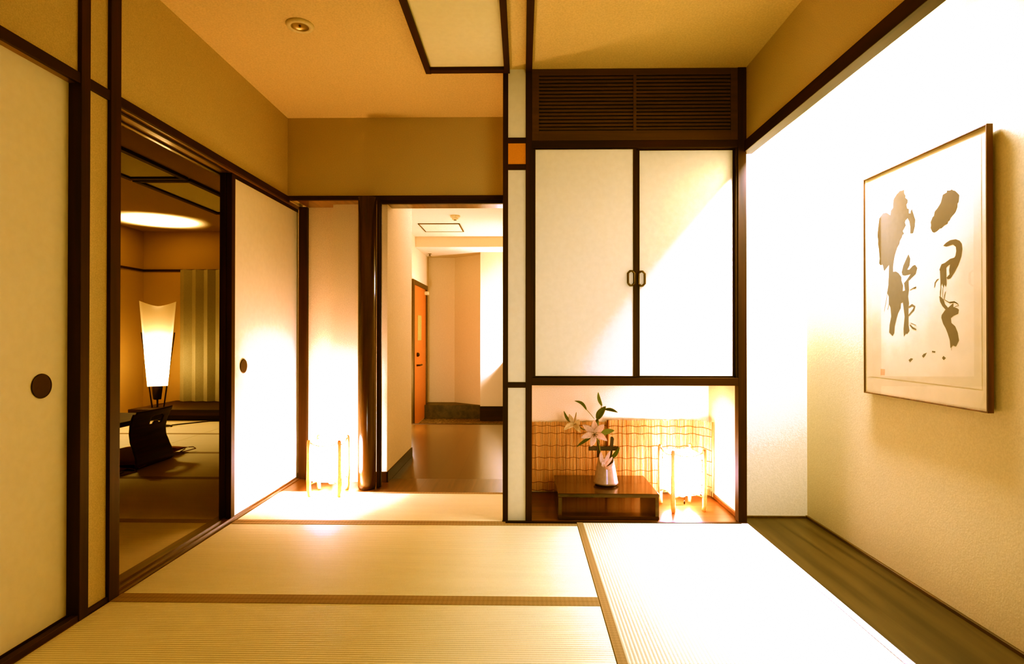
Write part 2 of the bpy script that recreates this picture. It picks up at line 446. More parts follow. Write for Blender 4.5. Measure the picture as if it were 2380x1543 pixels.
# ================================================================== TATAMI MATS
def mat(cx, cy, ln, wd, rz, m, mh, label, group=None, hw=.036, name='tatami_mat', sides=(1, 1)):
    g = .0012
    o = B(-ln/2+g, ln/2-g, -wd/2+g, wd/2-g, -.05, 0, .002).build(name, m)
    o.location = (cx, cy, 0); o.rotation_euler = (0, 0, rz)
    tag(o, label, 'tatami mat', group)
    for s, on in zip((-1, 1), sides):
        if not on: continue
        y0, y1 = sorted((s*(wd/2-g+.0006), s*(wd/2-hw)))
        b = B(-ln/2+g, ln/2-g, y0, y1, -.03, .0016, .0006).build('cloth_border', mh); b.parent = o
    return o
G1 = 'straw mats of the main room'
mat((-1.55+.289)/2, (2.207+3.115)/2, 1.839, .908, 0, TATA, HERI, 'wide straw mat in front of the hall side, second row from the front', G1)
mat((-1.55+.289)/2, (1.30+2.207)/2, 1.839, .907, 0, TATA, HERI, 'straw mat nearest the viewer on the left, cut off by the picture edge', G1)
mm = mat((.289+1.197)/2, (1.24+3.137)/2, 1.897, .908, PI/2, TATB, HERI, 'brightly lit straw mat running lengthwise beside the dark plank floor', G1, .032, sides=(0, 1))
b = B(-1.897/2, 1.897/2, -.454, -.420, -.03, .0016, .0006).build('cloth_border', HERIB); b.parent = mm; b['label'] = 'pale grey cloth border'
mat((-1.55-.09)/2, (3.117+3.72)/2, 1.459, .602, 0, TATA, HERI, 'narrow straw mat carrying the standing paper lantern', G1, .03)
G2 = 'straw mats of the side room'
rows = [(2.2, 3.12), (3.12, 4.06), (4.06, 4.93), (4.93, 5.87), (5.87, 6.75)]
def r2(x0, x1, r, label): 
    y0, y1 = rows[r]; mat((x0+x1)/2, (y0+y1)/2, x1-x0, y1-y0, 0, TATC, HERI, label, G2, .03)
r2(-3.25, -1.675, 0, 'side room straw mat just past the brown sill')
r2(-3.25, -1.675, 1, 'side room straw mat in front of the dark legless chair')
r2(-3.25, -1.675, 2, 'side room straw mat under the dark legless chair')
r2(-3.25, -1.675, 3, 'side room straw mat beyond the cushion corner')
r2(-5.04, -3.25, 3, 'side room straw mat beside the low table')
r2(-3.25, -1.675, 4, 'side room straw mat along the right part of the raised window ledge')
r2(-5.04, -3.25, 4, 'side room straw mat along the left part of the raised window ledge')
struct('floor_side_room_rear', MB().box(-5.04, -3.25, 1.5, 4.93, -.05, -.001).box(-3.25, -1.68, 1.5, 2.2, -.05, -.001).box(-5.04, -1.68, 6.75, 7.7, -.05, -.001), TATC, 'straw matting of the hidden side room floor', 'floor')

# ================================================================== SIDE ROOM SHELL
RZ = 2.38
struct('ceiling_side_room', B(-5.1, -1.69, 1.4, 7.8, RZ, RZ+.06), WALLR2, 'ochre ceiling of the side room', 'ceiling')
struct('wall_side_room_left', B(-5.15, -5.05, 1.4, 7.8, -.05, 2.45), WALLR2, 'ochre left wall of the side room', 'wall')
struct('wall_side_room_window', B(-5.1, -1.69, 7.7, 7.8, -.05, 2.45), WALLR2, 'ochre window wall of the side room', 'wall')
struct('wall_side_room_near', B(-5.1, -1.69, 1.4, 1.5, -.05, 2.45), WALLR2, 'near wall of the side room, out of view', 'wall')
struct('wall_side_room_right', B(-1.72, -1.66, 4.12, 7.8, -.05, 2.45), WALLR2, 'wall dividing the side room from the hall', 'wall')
trim(B(-5.05, -1.72, 7.685, 7.70, 1.845, 1.872), DARKX, 'dark rail above the pleated curtain', 'rail')
trim(B(-5.05, -5.035, 4.0, 7.70, 1.845, 1.872), DARKY, 'dark rail along the left wall of the side room', 'rail')
k = MB(); k.box(-4.60, -1.72, 6.74, 7.69, .062, .132, .004); k.box(-4.35, -1.72, 6.80, 7.69, -.01, .064)
trim(k, DARKX, 'dark raised wooden ledge below the pleated curtain', 'ledge')
ceiling_panel(-3.45, -2.93, 3.2, 5.07, RZ, 'pale framed panel on the side room ceiling, the nearer one', .045, 'side room ceiling panels')
ceiling_panel(-3.45, -2.93, 5.10, 6.52, RZ, 'pale framed panel on the side room ceiling, the farther one', .045, 'side room ceiling panels')

# curtain: pleated
m = MB()
def cur(u, v):
    x = -4.47 + u*2.5; ph = (u*2.5/.155) % 1.0
    y = 7.56 - .055*(1-abs(2*ph-1))
    return (x, y, .14 + v*1.71)
m.grid(cur, int(2.5/.155*8), 4)
for f in m.bm.faces: f.smooth = False
o = m.build('pleated_curtain', CURT); tag(o, 'pale pleated curtain hanging in the side room window', 'curtain')
sm = o.modifiers.new('Thickness', 'SOLIDIFY'); sm.thickness = .002

# floor lamp in the side room
LX, LY = -4.40, 6.98
t = thing('floor_lamp', 'tall floor lamp with flared paper shade on thin dark legs', 'lamp', (LX, LY, .132))
LR = Matrix.Translation((LX, LY, 0)) @ Matrix.Rotation(math.radians(32), 4, 'Z') @ Matrix.Translation((-LX, -LY, 0))
SHADE = bpy.data.materials.new('lamp_shade_paper'); SHADE.use_nodes = True
nt = SHADE.node_tree; nt.nodes.remove(nt.nodes['Principled BSDF'])
df = node(nt, 'ShaderNodeBsdfDiffuse', Color=(.85,.72,.5,1)); tr = node(nt, 'ShaderNodeBsdfTranslucent', Color=(.9,.75,.5,1))
mx = node(nt, 'ShaderNodeMixShader', Fac=.55)
nt.links.new(df.outputs[0], mx.inputs[1]); nt.links.new(tr.outputs[0], mx.inputs[2]); nt.links.new(mx.outputs[0], nt.nodes['Material Output'].inputs['Surface'])
m = MB()
for s in range(4):
    def side(u, v, s=s):
        top = 1.36 + .06*abs(2*u-1)**1.5*1.0 - .02
        z = .39 + v*(top-.39)
        hw = .105 + (.187-.105)*((z-.39)/1.0)
        a = (2*u-1)*hw
        x, y = ((a, -hw), (hw, a), (-a, hw), (-hw, -a))[s]
        return LR @ Vector((LX+x, LY+y, z))
    m.grid(side, 12, 12)
bmesh.ops.remove_doubles(m.bm, verts=m.bm.verts[:], dist=.002)
m.build('lamp_shade', SHADE, t)
for a, b_ in (((-.055, -.03), (-.165, -.10)), ((.065, -.03), (.172, -.10)), ((0, .05), (0, .18))):
    MB().tube([LR @ Vector((LX+a[0], LY+a[1], .132)), LR @ Vector((LX+b_[0], LY+b_[1], 1.03))], .008, 8).build('leg', METAL, t)
m = MB(); m.tube([(LX, LY-.01, .225), (LX, LY-.01, .23), (LX, LY-.01, .39), (LX, LY-.01, .40)], [.045, .052, .070, .070], 4)
m.build('lamp_socket', METAL, t)
MB().tube([(LX, LY-.01, .132), (LX, LY-.01, .23)], .007, 8).build('stem', METAL, t)
m = MB(); pts = []
for i in range(25):
    a = i/24*2.2*PI; pts.append((-3.93+.10*math.cos(a)*(1+.05*i/24), 6.31+.07*math.sin(a), .006+.0003*i))
pts += [(-3.83, 6.45, .006), (-3.70, 6.6, .006), (-3.62, 6.70, .006), (-3.4, 6.72, .008)]
m.tube(pts, .007, 6); o = m.build('lamp_cord', METAL, t)

# legless chair
CY0, CY1 = 4.235, 4.70
t = thing('legless_chair', 'dark bentwood legless floor chair with a scalloped hand hole', 'chair', (-3.0, 4.47, 0))
prof = [(-2.850, .0), (-2.838, .012), (-2.832, .03), (-2.840, .08), (-2.862, .14), (-2.885, .20), (-2.890, .26), (-2.882, .32), (-2.865, .37), (-2.838, .425)]
def chair_pt(u, z):
    for (x0, z0), (x1, z1) in zip(prof, prof[1:]):
        if z <= z1: break
    k = max(0, min(1, (z-z0)/(z1-z0))); k2 = k*k*(3-2*k)*.3 + k*.7
    x = x0+(x1-x0)*k2
    z_ = z
    halfw = .232 - .022*math.sin(PI*min(1, z/.42)*1.0) + .006*(z/.42)
    yc = (CY0+CY1)/2
    bow = .03*(1-(2*u-1)**2)*min(1, z/.2)
    return Vector((x + bow, yc + (2*u-1)*halfw, z_+.008))
# back as a grid with the hand hole left out
m = MB(); NU, NV = 40, 44
vs = [[m.bm.verts.new(chair_pt(i/NU, .425*j/NV)) for j in range(NV+1)] for i in range(NU+1)]
def in_hole(u, z):
    w = (u-.58)/.19
    if abs(w) >= 1: return False
    top = .355 + .022*math.sqrt(1-w*w); bot = .318 + .012*math.cos(w*PI*1.5)
    return bot < z < top
for i in range(NU):
    for j in range(NV):
        u, z = (i+.5)/NU, .425*(j+.5)/NV
        if in_hole(u, z): continue
        if (u < .045 or u > .955) and z > .41: continue
        f = m.bm.faces.new((vs[i][j], vs[i+1][j], vs[i+1][j+1], vs[i][j+1])); f.smooth = True
o = m.build('backrest', ZAISU, t)
sm = o.modifiers.new('Thickness', 'SOLIDIFY'); sm.thickness = .011; sm.offset = 0
m = MB(); m.grid(lambda u, v: (-2.850-.40*u, CY0+.01+(CY1-CY0-.02)*v, .011+.0*u), 10, 8)
o = m.build('seat', ZAISU, t); sm = o.modifiers.new('Thickness', 'SOLIDIFY'); sm.thickness = .010; sm.offset = 0

def cushion(x0, x1, y0, y1, z0, th, label, skew=0.0):
    t = thing('floor_cushion', label, 'cushion', ((x0+x1)/2, (y0+y1)/2, z0), 0, 'floor cushions of the side room')
    m = MB(); cx, cy = (x0+x1)/2, (y0+y1)/2
    def f(sgn):
        def g(u, v):
            a, b = 2*u-1, 2*v-1
            pin = 1 - .10*(1-a*a)*0 
            h = (max(0, 1-a**4)*max(0, 1-b**4))**.5
            ex = 1-.05*(1-b*b)*0 + .02*(a*a*b*b)
            return (cx + a*(x1-x0)/2*ex, cy + b*(y1-y0)/2*ex, z0 + th*.42 + sgn*th*.5*h*(1 if sgn > 0 else .8))
        return g
    m.grid(f(1), 18, 18); m.grid(f(-1), 18, 18)
    bmesh.ops.remove_doubles(m.bm, verts=m.bm.verts[:], dist=.001)
    m.build('cover', CUSH, t)
    for sx, sy in ((1, 1), (1, -1)):
        px, py = cx+sx*(x1-x0)/2*1.01, cy+sy*(y1-y0)/2*1.01
        pts = [(px, py, z0+th*.42), (px+.03, py+.02*sy, z0+.02), (px+.05, py+.06*sy*.4, z0+.006), (px+.03, py-.10*sy, z0+.005), (px-.0, py-.12*sy, z0+.006), (px-.012, py-.03*sy, z0+.012)]
        MB().tube(pts, .0035, 6).build('tassel_cord', CUSH, t)
    return t
cushion(-3.38, -2.868, 4.28, 4.97, .018, .052, 'red brown floor cushion lying on the legless chair')
cushion(-3.45, -2.868, 3.60, 4.20, 0, .075, 'dark red floor cushion before the legless chair, partly hidden by the post')

t = thing('low_table', 'dark low table behind the legless chair, only its edge showing', 'table', (-3.55, 4.1, 0))
B(-4.1, -3.03, 3.3, 4.93, .30, .338, .004).build('tabletop', DARKY, t)
for y0 in (3.5, 4.55): B(-3.85, -3.55, y0, y0+.05, 0, .30, .003).build('leg', DARK, t)
INK = [[(2.371, 1.585), (2.369, 1.568), (2.361, 1.558), (2.364, 1.551), (2.349, 1.539), (2.349, 1.529), (2.357, 1.521), (2.352, 1.505), (2.342, 1.501), (2.342, 1.493), (2.342, 1.484), (2.332, 1.481), (2.331, 1.489), (2.324, 1.497), (2.313, 1.47), (2.305, 1.451), (2.308, 1.425), (2.318, 1.401), (2.334, 1.403), (2.333, 1.428), (2.339, 1.451), (2.349, 1.466), (2.363, 1.46), (2.366, 1.452), (2.361, 1.44), (2.38, 1.42), (2.372, 1.408), (2.382, 1.405), (2.387, 1.395), (2.399, 1.383), (2.401, 1.372), (2.415, 1.359), (2.428, 1.335), (2.437, 1.311), (2.434, 1.319), (2.442, 1.286), (2.442, 1.263), (2.423, 1.262), (2.407, 1.254), (2.389, 1.236), (2.389, 1.222), (2.379, 1.201), (2.381, 1.178), (2.366, 1.18), (2.372, 1.21), (2.356, 1.221), (2.33, 1.243), (2.366, 1.24), (2.381, 1.243), (2.386, 1.255), (2.376, 1.281), (2.355, 1.309), (2.345, 1.322), (2.335, 1.303), (2.34, 1.277), (2.353, 1.262), (2.34, 1.26), (2.32, 1.273), (2.306, 1.275), (2.294, 1.262), (2.303, 1.24), (2.325, 1.228), (2.345, 1.217), (2.343, 1.181), (2.348, 1.155), (2.343, 1.128), (2.346, 1.109), (2.346, 1.076), (2.346, 1.042), (2.341, 1.019), (2.354, 1.006), (2.362, 1.009), (2.374, 0.996), (2.376, 1.026), (2.369, 1.076), (2.375, 1.11), (2.379, 1.134), (2.392, 1.131), (2.395, 1.111), (2.411, 1.091), (2.421, 1.068), (2.432, 1.037), (2.435, 1.01), (2.446, 0.998), (2.468, 1.013), (2.465, 1.044), (2.454, 1.079), (2.459, 1.117), (2.47, 1.132), (2.47, 1.163), (2.481, 1.178), (2.473, 1.209), (2.47, 1.244), (2.467, 1.296), (2.484, 1.285), (2.501, 1.273), (2.509, 1.297), (2.512, 1.302), (2.526, 1.301), (2.535, 1.31), (2.531, 1.328), (2.537, 1.372), (2.543, 1.395), (2.541, 1.406), (2.547, 1.431), (2.541, 1.466), (2.534, 1.501), (2.507, 1.519), (2.484, 1.516), (2.458, 1.5), (2.455, 1.518), (2.44, 1.528), (2.44, 1.547), (2.436, 1.562), (2.418, 1.576), (2.397, 1.586), (2.383, 1.584)], [(2.109, 1.52), (2.105, 1.516), (2.095, 1.512), (2.082, 1.5), (2.075, 1.492), (2.079, 1.468), (2.084, 1.465), (2.084, 1.453), (2.094, 1.436), (2.118, 1.42), (2.121, 1.413), (2.13, 1.41), (2.131, 1.403), (2.148, 1.4), (2.163, 1.392), (2.17, 1.394), (2.186, 1.386), (2.2, 1.383), (2.209, 1.387), (2.218, 1.402), (2.216, 1.414), (2.218, 1.425), (2.207, 1.442), (2.201, 1.444), (2.196, 1.46), (2.182, 1.469), (2.171, 1.479), (2.165, 1.485), (2.161, 1.494), (2.154, 1.512), (2.134, 1.516), (2.134, 1.522), (2.118, 1.519)], [(2.152, 1.327), (2.138, 1.335), (2.118, 1.341), (2.092, 1.34), (2.074, 1.332), (2.064, 1.32), (2.061, 1.301), (2.066, 1.276), (2.08, 1.248), (2.099, 1.224), (2.119, 1.204), (2.132, 1.203), (2.137, 1.209), (2.122, 1.219), (2.124, 1.236), (2.119, 1.255), (2.132, 1.251), (2.139, 1.245), (2.137, 1.185), (2.141, 1.176), (2.148, 1.186), (2.153, 1.174), (2.16, 1.19), (2.168, 1.176), (2.168, 1.203), (2.17, 1.237), (2.173, 1.241), (2.162, 1.26), (2.145, 1.263), (2.119, 1.274), (2.099, 1.276), (2.093, 1.282), (2.089, 1.298), (2.091, 1.313), (2.105, 1.324), (2.138, 1.322)], [(2.174, 1.144), (2.165, 1.141), (2.152, 1.131), (2.145, 1.113), (2.13, 1.1), (2.112, 1.111), (2.104, 1.115), (2.105, 1.102), (2.086, 1.096), (2.078, 1.091), (2.082, 1.077), (2.102, 1.071), (2.117, 1.063), (2.114, 1.045), (2.096, 1.033), (2.084, 1.011), (2.078, 0.983), (2.087, 0.969), (2.093, 0.961), (2.106, 0.966), (2.119, 0.956), (2.122, 0.983), (2.132, 1.007), (2.142, 1.026), (2.155, 1.043), (2.164, 1.065), (2.162, 1.075), (2.143, 1.094), (2.158, 1.107), (2.17, 1.124)], [(2.346, 0.903), (2.332, 0.911), (2.32, 0.909), (2.336, 0.896)], [(2.268, 0.922), (2.259, 0.93), (2.242, 0.935), (2.252, 0.923), (2.261, 0.915)], [(2.213, 0.943), (2.196, 0.942), (2.197, 0.937), (2.213, 0.938)], [(2.161, 0.918), (2.154, 0.926), (2.142, 0.919), (2.153, 0.911)]]
STRIPS = [([(2.345, 1.112), (2.324, 1.12), (2.309, 1.113), (2.316, 1.101), (2.345, 1.079)], 0.0079), ([(2.336, 1.179), (2.316, 1.186), (2.3, 1.188)], 0.0032), ([(2.313, 1.185), (2.3, 1.188)], 0.0086), ([(2.337, 1.042), (2.321, 1.03), (2.3, 1.023)], 0.0079), ([(2.331, 1.049), (2.302, 1.04)], 0.0029), ([(2.165, 1.178), (2.168, 1.159), (2.169, 1.141)], 0.004), ([(2.142, 1.159), (2.147, 1.145), (2.15, 1.13)], 0.0035), ([(2.155, 1.175), (2.158, 1.153), (2.157, 1.138)], 0.0023), ([(2.148, 1.13), (2.125, 1.119), (2.099, 1.12), (2.08, 1.11)], 0.0029), ([(2.122, 1.117), (2.099, 1.119), (2.086, 1.114)], 0.004), ([(2.099, 1.101), (2.078, 1.106)], 0.0029), ([(2.199, 1.178), (2.196, 1.195), (2.186, 1.205), (2.177, 1.208)], 0.0035), ([(2.477, 1.185), (2.49, 1.136), (2.502, 1.102)], 0.0018), ([(2.467, 1.135), (2.478, 1.108)], 0.0036), ([(2.113, 0.961), (2.114, 0.947)], 0.0023)]
SEAL = [(2.526, 0.858), (2.497, 0.858), (2.499, 0.832), (2.527, 0.831)]
# ================================================================== DISPLAY ALCOVE
# louvre grille at the top
t = thing('louvre_grille', 'dark wooden louvre grille under the ceiling above the wall cabinet', 'grille', (.60, 3.17, 2.05))
k = MB(); k.box(.05, .088, 3.158, 3.20, 2.052, CZ-.002, .001); k.box(1.118, 1.155, 3.158, 3.20, 2.052, CZ-.002, .001)
k.box(.088, 1.118, 3.158, 3.20, 2.385+.02, CZ-.002, .001); k.box(.088, 1.118, 3.158, 3.20, 2.052, 2.105, .001); k.box(.596, .612, 3.158, 3.19, 2.105, 2.405, .001)
k.build('frame', LATT, t)
B(.07, 1.14, 3.193, 3.21, 2.06, 2.43).build('back_board', LATT, t)
k = MB()
for i in range(15):
    z = 2.111 + i*.0197
    k.box(.086, 1.12, 3.164, 3.192, z, z+.0135, .002)
s = k.build('slat', LATT, t)

# wall cabinet with two paper doors
t = thing('wall_cabinet', 'hanging wall cabinet with two cream paper sliding doors in dark frames', 'cabinet', (.60, 3.45, .73))
k = MB()
k.box(.048, 1.157, 3.157, 3.74, .730, .772, .002)
k.build('bottom_board', DARKX, t)
k = MB(); k.box(.048, 1.157, 3.160, 3.74, 2.012, 2.052, .002); k.build('top_board', DARKX, t)
B(.048, .060, 3.165, 3.74, .772, 2.012).build('side_board', DARK, t)
B(1.148, 1.157, 3.165, 3.74, .772, 2.012).build('side_board', DARK, t)
def cab_door(x0, x1, y, z0, z1, st, hx):
    d = B(x0+st[0], x1-st[1], y+.004, y+.018, z0+.006, z1-.004).build('door', PAPER, t)
    k = MB(); k.box(x0, x0+st[0], y, y+.022, z0, z1, .002); k.box(x1-st[1], x1, y, y+.022, z0, z1, .002)
    k.box(x0+st[0], x1-st[1], y, y+.022, z0, z0+.006, .001); k.box(x0+st[0], x1-st[1], y, y+.022, z1-.004, z1, .001)
    k.build('door_frame', DARK, d)
    # octagonal bar pull beside the stile
    m = MB(); a, b, c = .017, .039, .012
    oct_ = [(-a, -b+c), (-a+c, -b), (a-c, -b), (a, -b+c), (a, b-c), (a-c, b), (-a+c, b), (-a, b-c)]
    P = [Vector((hx+p[0], y-.004, 1.308+p[1])) for p in oct_]
    m.tube(P+[P[0]], .0052, 8, cap=False)
    m.build('door_pull', BRASS, d)
    return d
cab_door(.060, .614, 3.166, .774, 2.010, (.009, .018), .585)
cab_door(.600, 1.148, 3.191, .774, 2.010, (.036, .009), .646)

# reed screens
def reed_screen(x0, x1, y, h, label, curl=0.0):
    t = thing('reed_screen', label, 'screen', ((x0+x1)/2, y, 0), 0, 'reed screens in the display alcove')
    m = MB(); n = int((x1-x0)/.0046)
    def pos(f):
        x = x0 + (x1-x0)*f; yy = y
        if curl:
            d = max(0, x-(x1-.085))
            if d > 0: yy = y - .012*math.sin(d/.085*PI*1.1) - (d/.085)**2*curl
        return x, yy
    for i in range(n):
        x, yy = pos((i+.5)/n); r = random.uniform(.0013, .0024)
        z1 = h + random.uniform(-.004, .004)
        x += random.uniform(-.0006, .0006)
        m.tube([(x, yy, .006), (x+random.uniform(-.0012, .0012), yy+random.uniform(-.001, .001), z1)], r, 5, cap=False)
    m.build('reeds', REED, t)
    for z in (.423, .376, .297, .221, .143, .065, .014):
        if z > h: continue
        pts = []
        for i in range(49):
            x, yy = pos(i/48); pts.append((x, yy-.0035, z + .0035*math.sin(i*.9+z*40) - (.008*max(0, (i-44)/4) if curl else 0)))
        MB().tube(pts, .0016, 5).build('twine', TWINE, t)
    return t
reed_screen(.045, .545, 3.741, .448, 'reed screen behind the vase, left half of the alcove back')
t = reed_screen(.535, 1.168, 3.733, .462, 'reed screen behind the square paper lantern, curling forward at its right end', .09)
MB().tube([(1.171, 3.634, .004), (1.172, 3.632, .465)], .0042, 8).build('end_rod', REED, t)
MB().tube([(.541, 3.726, .28), (.540, 3.726, .462)], .0042, 8).build('end_rod', TWINE, t)

# low black display table
t = thing('display_table', 'low dark open-fronted box table holding the flower vase', 'table', (.465, 3.39, 0))
B(.193, .740, 3.185, 3.605, .120, .141, .0025).build('tabletop', BLACKT, t)
B(.193, .740, 3.185, 3.605, .0, .018, .0025).build('bottom_board', BLACKT, t)
B(.194, .214, 3.187, 3.603, .018, .120, .001).build('side_panel', BLACKT, t)
B(.719, .739, 3.187, 3.603, .018, .120, .001).build('side_panel', BLACKT, t)

# vase
VX, VY = .480, 3.385
t = thing('flower_vase', 'tapered bucket vase with two dark ears and a cross bar, on the low table', 'vase', (VX, VY, .141))
m = MB()
def body(sgn):
    def f(u, v):
        a = u*2*PI
        rim = .262 + .050*max(0, math.cos(a)**2)**2.0   # ears to the left and right
        rim -= .010*max(0, -math.sin(a))
        z = .153 + v*(rim-.153)
        r = .0705 - (z-.153)*.185 - (.006 if sgn else 0)
        return (VX + r*math.cos(a), VY + r*math.sin(a), z)
    return f
m.grid(body(0), 64, 16); m.grid(body(1), 64, 16)
m.lathe([(0, .0125), (.066, .0125), (.0705, .0135), (.0708, .018)], (VX, VY, .141), 64)
bmesh.ops.remove_doubles(m.bm, verts=m.bm.verts[:], dist=.0004)
m.build('body', VASEM, t, smooth=True)
m = MB(); m.lathe([(0, 0), (.058, 0), (.062, .004), (.064, .0125), (0, .0126)], (VX, VY, .141), 48); m.build('foot_ring', VASED, t)
MB().prism([(VX-.052, VY-.008, .30), (VX-.040, VY-.008, .30), (VX-.036, VY-.008, .393), (VX-.040, VY-.008, .398), (VX-.050, VY-.008, .398), (VX-.053, VY-.008, .393)], (0, .016, 0)).build('ear', VASED, t)
MB().prism([(VX+.018, VY-.010, .285), (VX+.031, VY-.010, .285), (VX+.045, VY-.010, .405), (VX+.041, VY-.010, .414), (VX+.031, VY-.010, .416), (VX+.027, VY-.010, .410)], (0, .018, 0)).build('ear', VASED, t)
m = MB(); m.box(VX-.099, VX+.074, VY-.004, VY+.004, .336, .361, .002); m.build('cross_bar', VASED, t)

# lilies
def blade(mb, p0, p1, w, dy0=0.0, dy1=0.0, fold=.25, bend=(0,0,0), n=10, tipw=.0, twist=0.0):
    p0 = Vector((p0[0], VY+dy0, p0[1])); p1 = Vector((p1[0], VY+dy1, p1[1])); bend = Vector(bend)
    d = (p1-p0).normalized(); view = Vector((0, -1, 0))
    side = d.cross(view); 
    side = side.normalized() if side.length > .05 else Vector((1,0,0))
    nrm = side.cross(d).normalized()
    side = (side*math.cos(twist) + nrm*math.sin(twist)).normalized(); nrm = side.cross(d).normalized()
    def f(u, v):
        c = p0.lerp(p1, u) + bend*math.sin(PI*u)
        hw = w/2*(math.sin(PI*min(1, u*.92+.08))**.75)*(1-.15*u) + .0004
        a = 2*v-1
        return c + side*(a*hw) + nrm*(abs(a)*hw*fold)
    mb.grid(f, n, 6)
def finish(o, th=.0012):
    sm = o.modifiers.new('Thickness', 'SOLIDIFY'); sm.thickness = th; sm.offset = 0
    return o
t = thing('lily_stem', 'tall pink lily stem with two open blooms and long leaves, standing in the vase', 'flower', (.451, VY, .28))
MB().tube([(.452, VY, .18), (.449, VY-.012, .30), (.440, VY-.018, .36), (.428, VY-.020, .405), (.415, VY-.012, .45), (.418, VY-.004, .50), (.432, VY, .525)], [.004, .004, .004, .0038, .0034, .003, .0025], 8).build('stem', STEMM, t)
MB().tube([(.415, VY-.012, .44), (.385, VY-.018, .452), (.345, VY-.022, .462), (.315, VY-.024, .482), (.296, VY-.026, .492)], [.003, .003, .003, .003, .004], 8).build('stem', STEMM, t)
fl = MB(); c = (.408, .435)
for p, w, b in (((.338, .496), .040, (0, 0, .006)), ((.404, .525), .042, (0, .008, 0)), ((.460, .499), .042, (0, 0, .004)), ((.478, .405), .040, (0, -.006, .010)), ((.384, .372), .036, (0, -.01, 0)), ((.327, .421), .038, (0, -.008, .008))):
    blade(fl, c, p, w, -.045, -.075, .28, b)
f_ = finish(fl.build('flower', PETAL, t))
m = MB()
for k in range(6):
    a = k*PI/3; m.tube([(c[0], VY-.045, c[1]), (c[0]+.010*math.cos(a), VY-.075, c[1]+.006+.010*math.sin(a)), (c[0]+.014*math.cos(a), VY-.085, c[1]+.006+.014*math.sin(a))], [.001, .0008, .0018], 5)
m.build('stamens', STEMM, f_)
fl = MB(); c = (.294, .490)
for p, w, b, dy in (((.232, .463), .034, (0, 0, .010), -.06), ((.268, .548), .026, (-.004, 0, 0), -.02), ((.326, .450), .034, (0, -.01, .008), -.075), ((.323, .523), .032, (.006, 0, -.004), -.05), ((.310, .556), .010, (0, 0, 0), .0)):
    blade(fl, c, p, w, -.03, dy, .3, b)
finish(fl.build('flower', PETALY, t))
for p0, p1, w, dy, b, mt in (
    ((.456, .595), (.436, .672), .019, .0, (-.006, 0, 0), LEAFL),
    ((.430, .518), (.476, .594), .042, -.02, (-.005, 0, .002), LEAF),
    ((.476, .574), (.543, .560), .018, -.03, (0, 0, .006), LEAF),
    ((.368, .572), (.298, .624), .017, -.02, (.006, 0, .012), LEAF),
    ((.279, .500), (.236, .567), .016, -.03, (-.004, 0, -.006), LEAF),
    ((.445, .425), (.528, .454), .034, -.01, (0, 0, .008), LEAFL),
    ((.392, .410), (.308, .362), .018, -.03, (0, 0, .004), LEAF)):
    m = MB(); blade(m, p0, p1, w, 0, dy, .3, b, 12); finish(m.build('leaf', mt, t))
MB().tube([(.412, VY-.004, .520), (.390, VY-.006, .548), (.367, VY-.008, .573)], .0016, 6).build('stem', STEMM, t)
MB().tube([(.432, VY, .525), (.446, VY-.004, .555), (.456, VY-.002, .598)], .0016, 6).build('stem', STEMM, t)
MB().tube([(.424, VY-.03, .470), (.426, VY-.03, .485), (.428, VY-.025, .505), (.430, VY-.02, .520)], [.003, .0085, .009, .004], 10).build('bud', STEMM, t)
t = thing('lily_stem', 'short pink lily bloom resting low at the mouth of the vase', 'flower', (.478, VY, .255))
fl = MB(); c = (.462, .256)
for p, w, b, dy in (((.443, .342), .026, (-.006, 0, 0), -.055), ((.498, .347), .026, (-.004, 0, .0), -.055), ((.506, .316), .016, (.006, -.01, .01), -.075), ((.508, .284), .024, (0, -.012, -.012), -.085), ((.452, .290), .026, (-.004, -.01, 0), -.078)):
    blade(fl, c, p, w, -.068, dy, .3, b)
finish(fl.build('flower', PETAL, t))
m = MB(); blade(m, (.503, .300), (.549, .368), .024, -.045, -.06, .3, (.002, 0, -.004), 12); finish(m.build('leaf', LEAF, t))
MB().tube([(.470, VY-.03, .20), (.480, VY-.056, .285), (.500, VY-.048, .302)], .0022, 6).build('stem', STEMM, t)

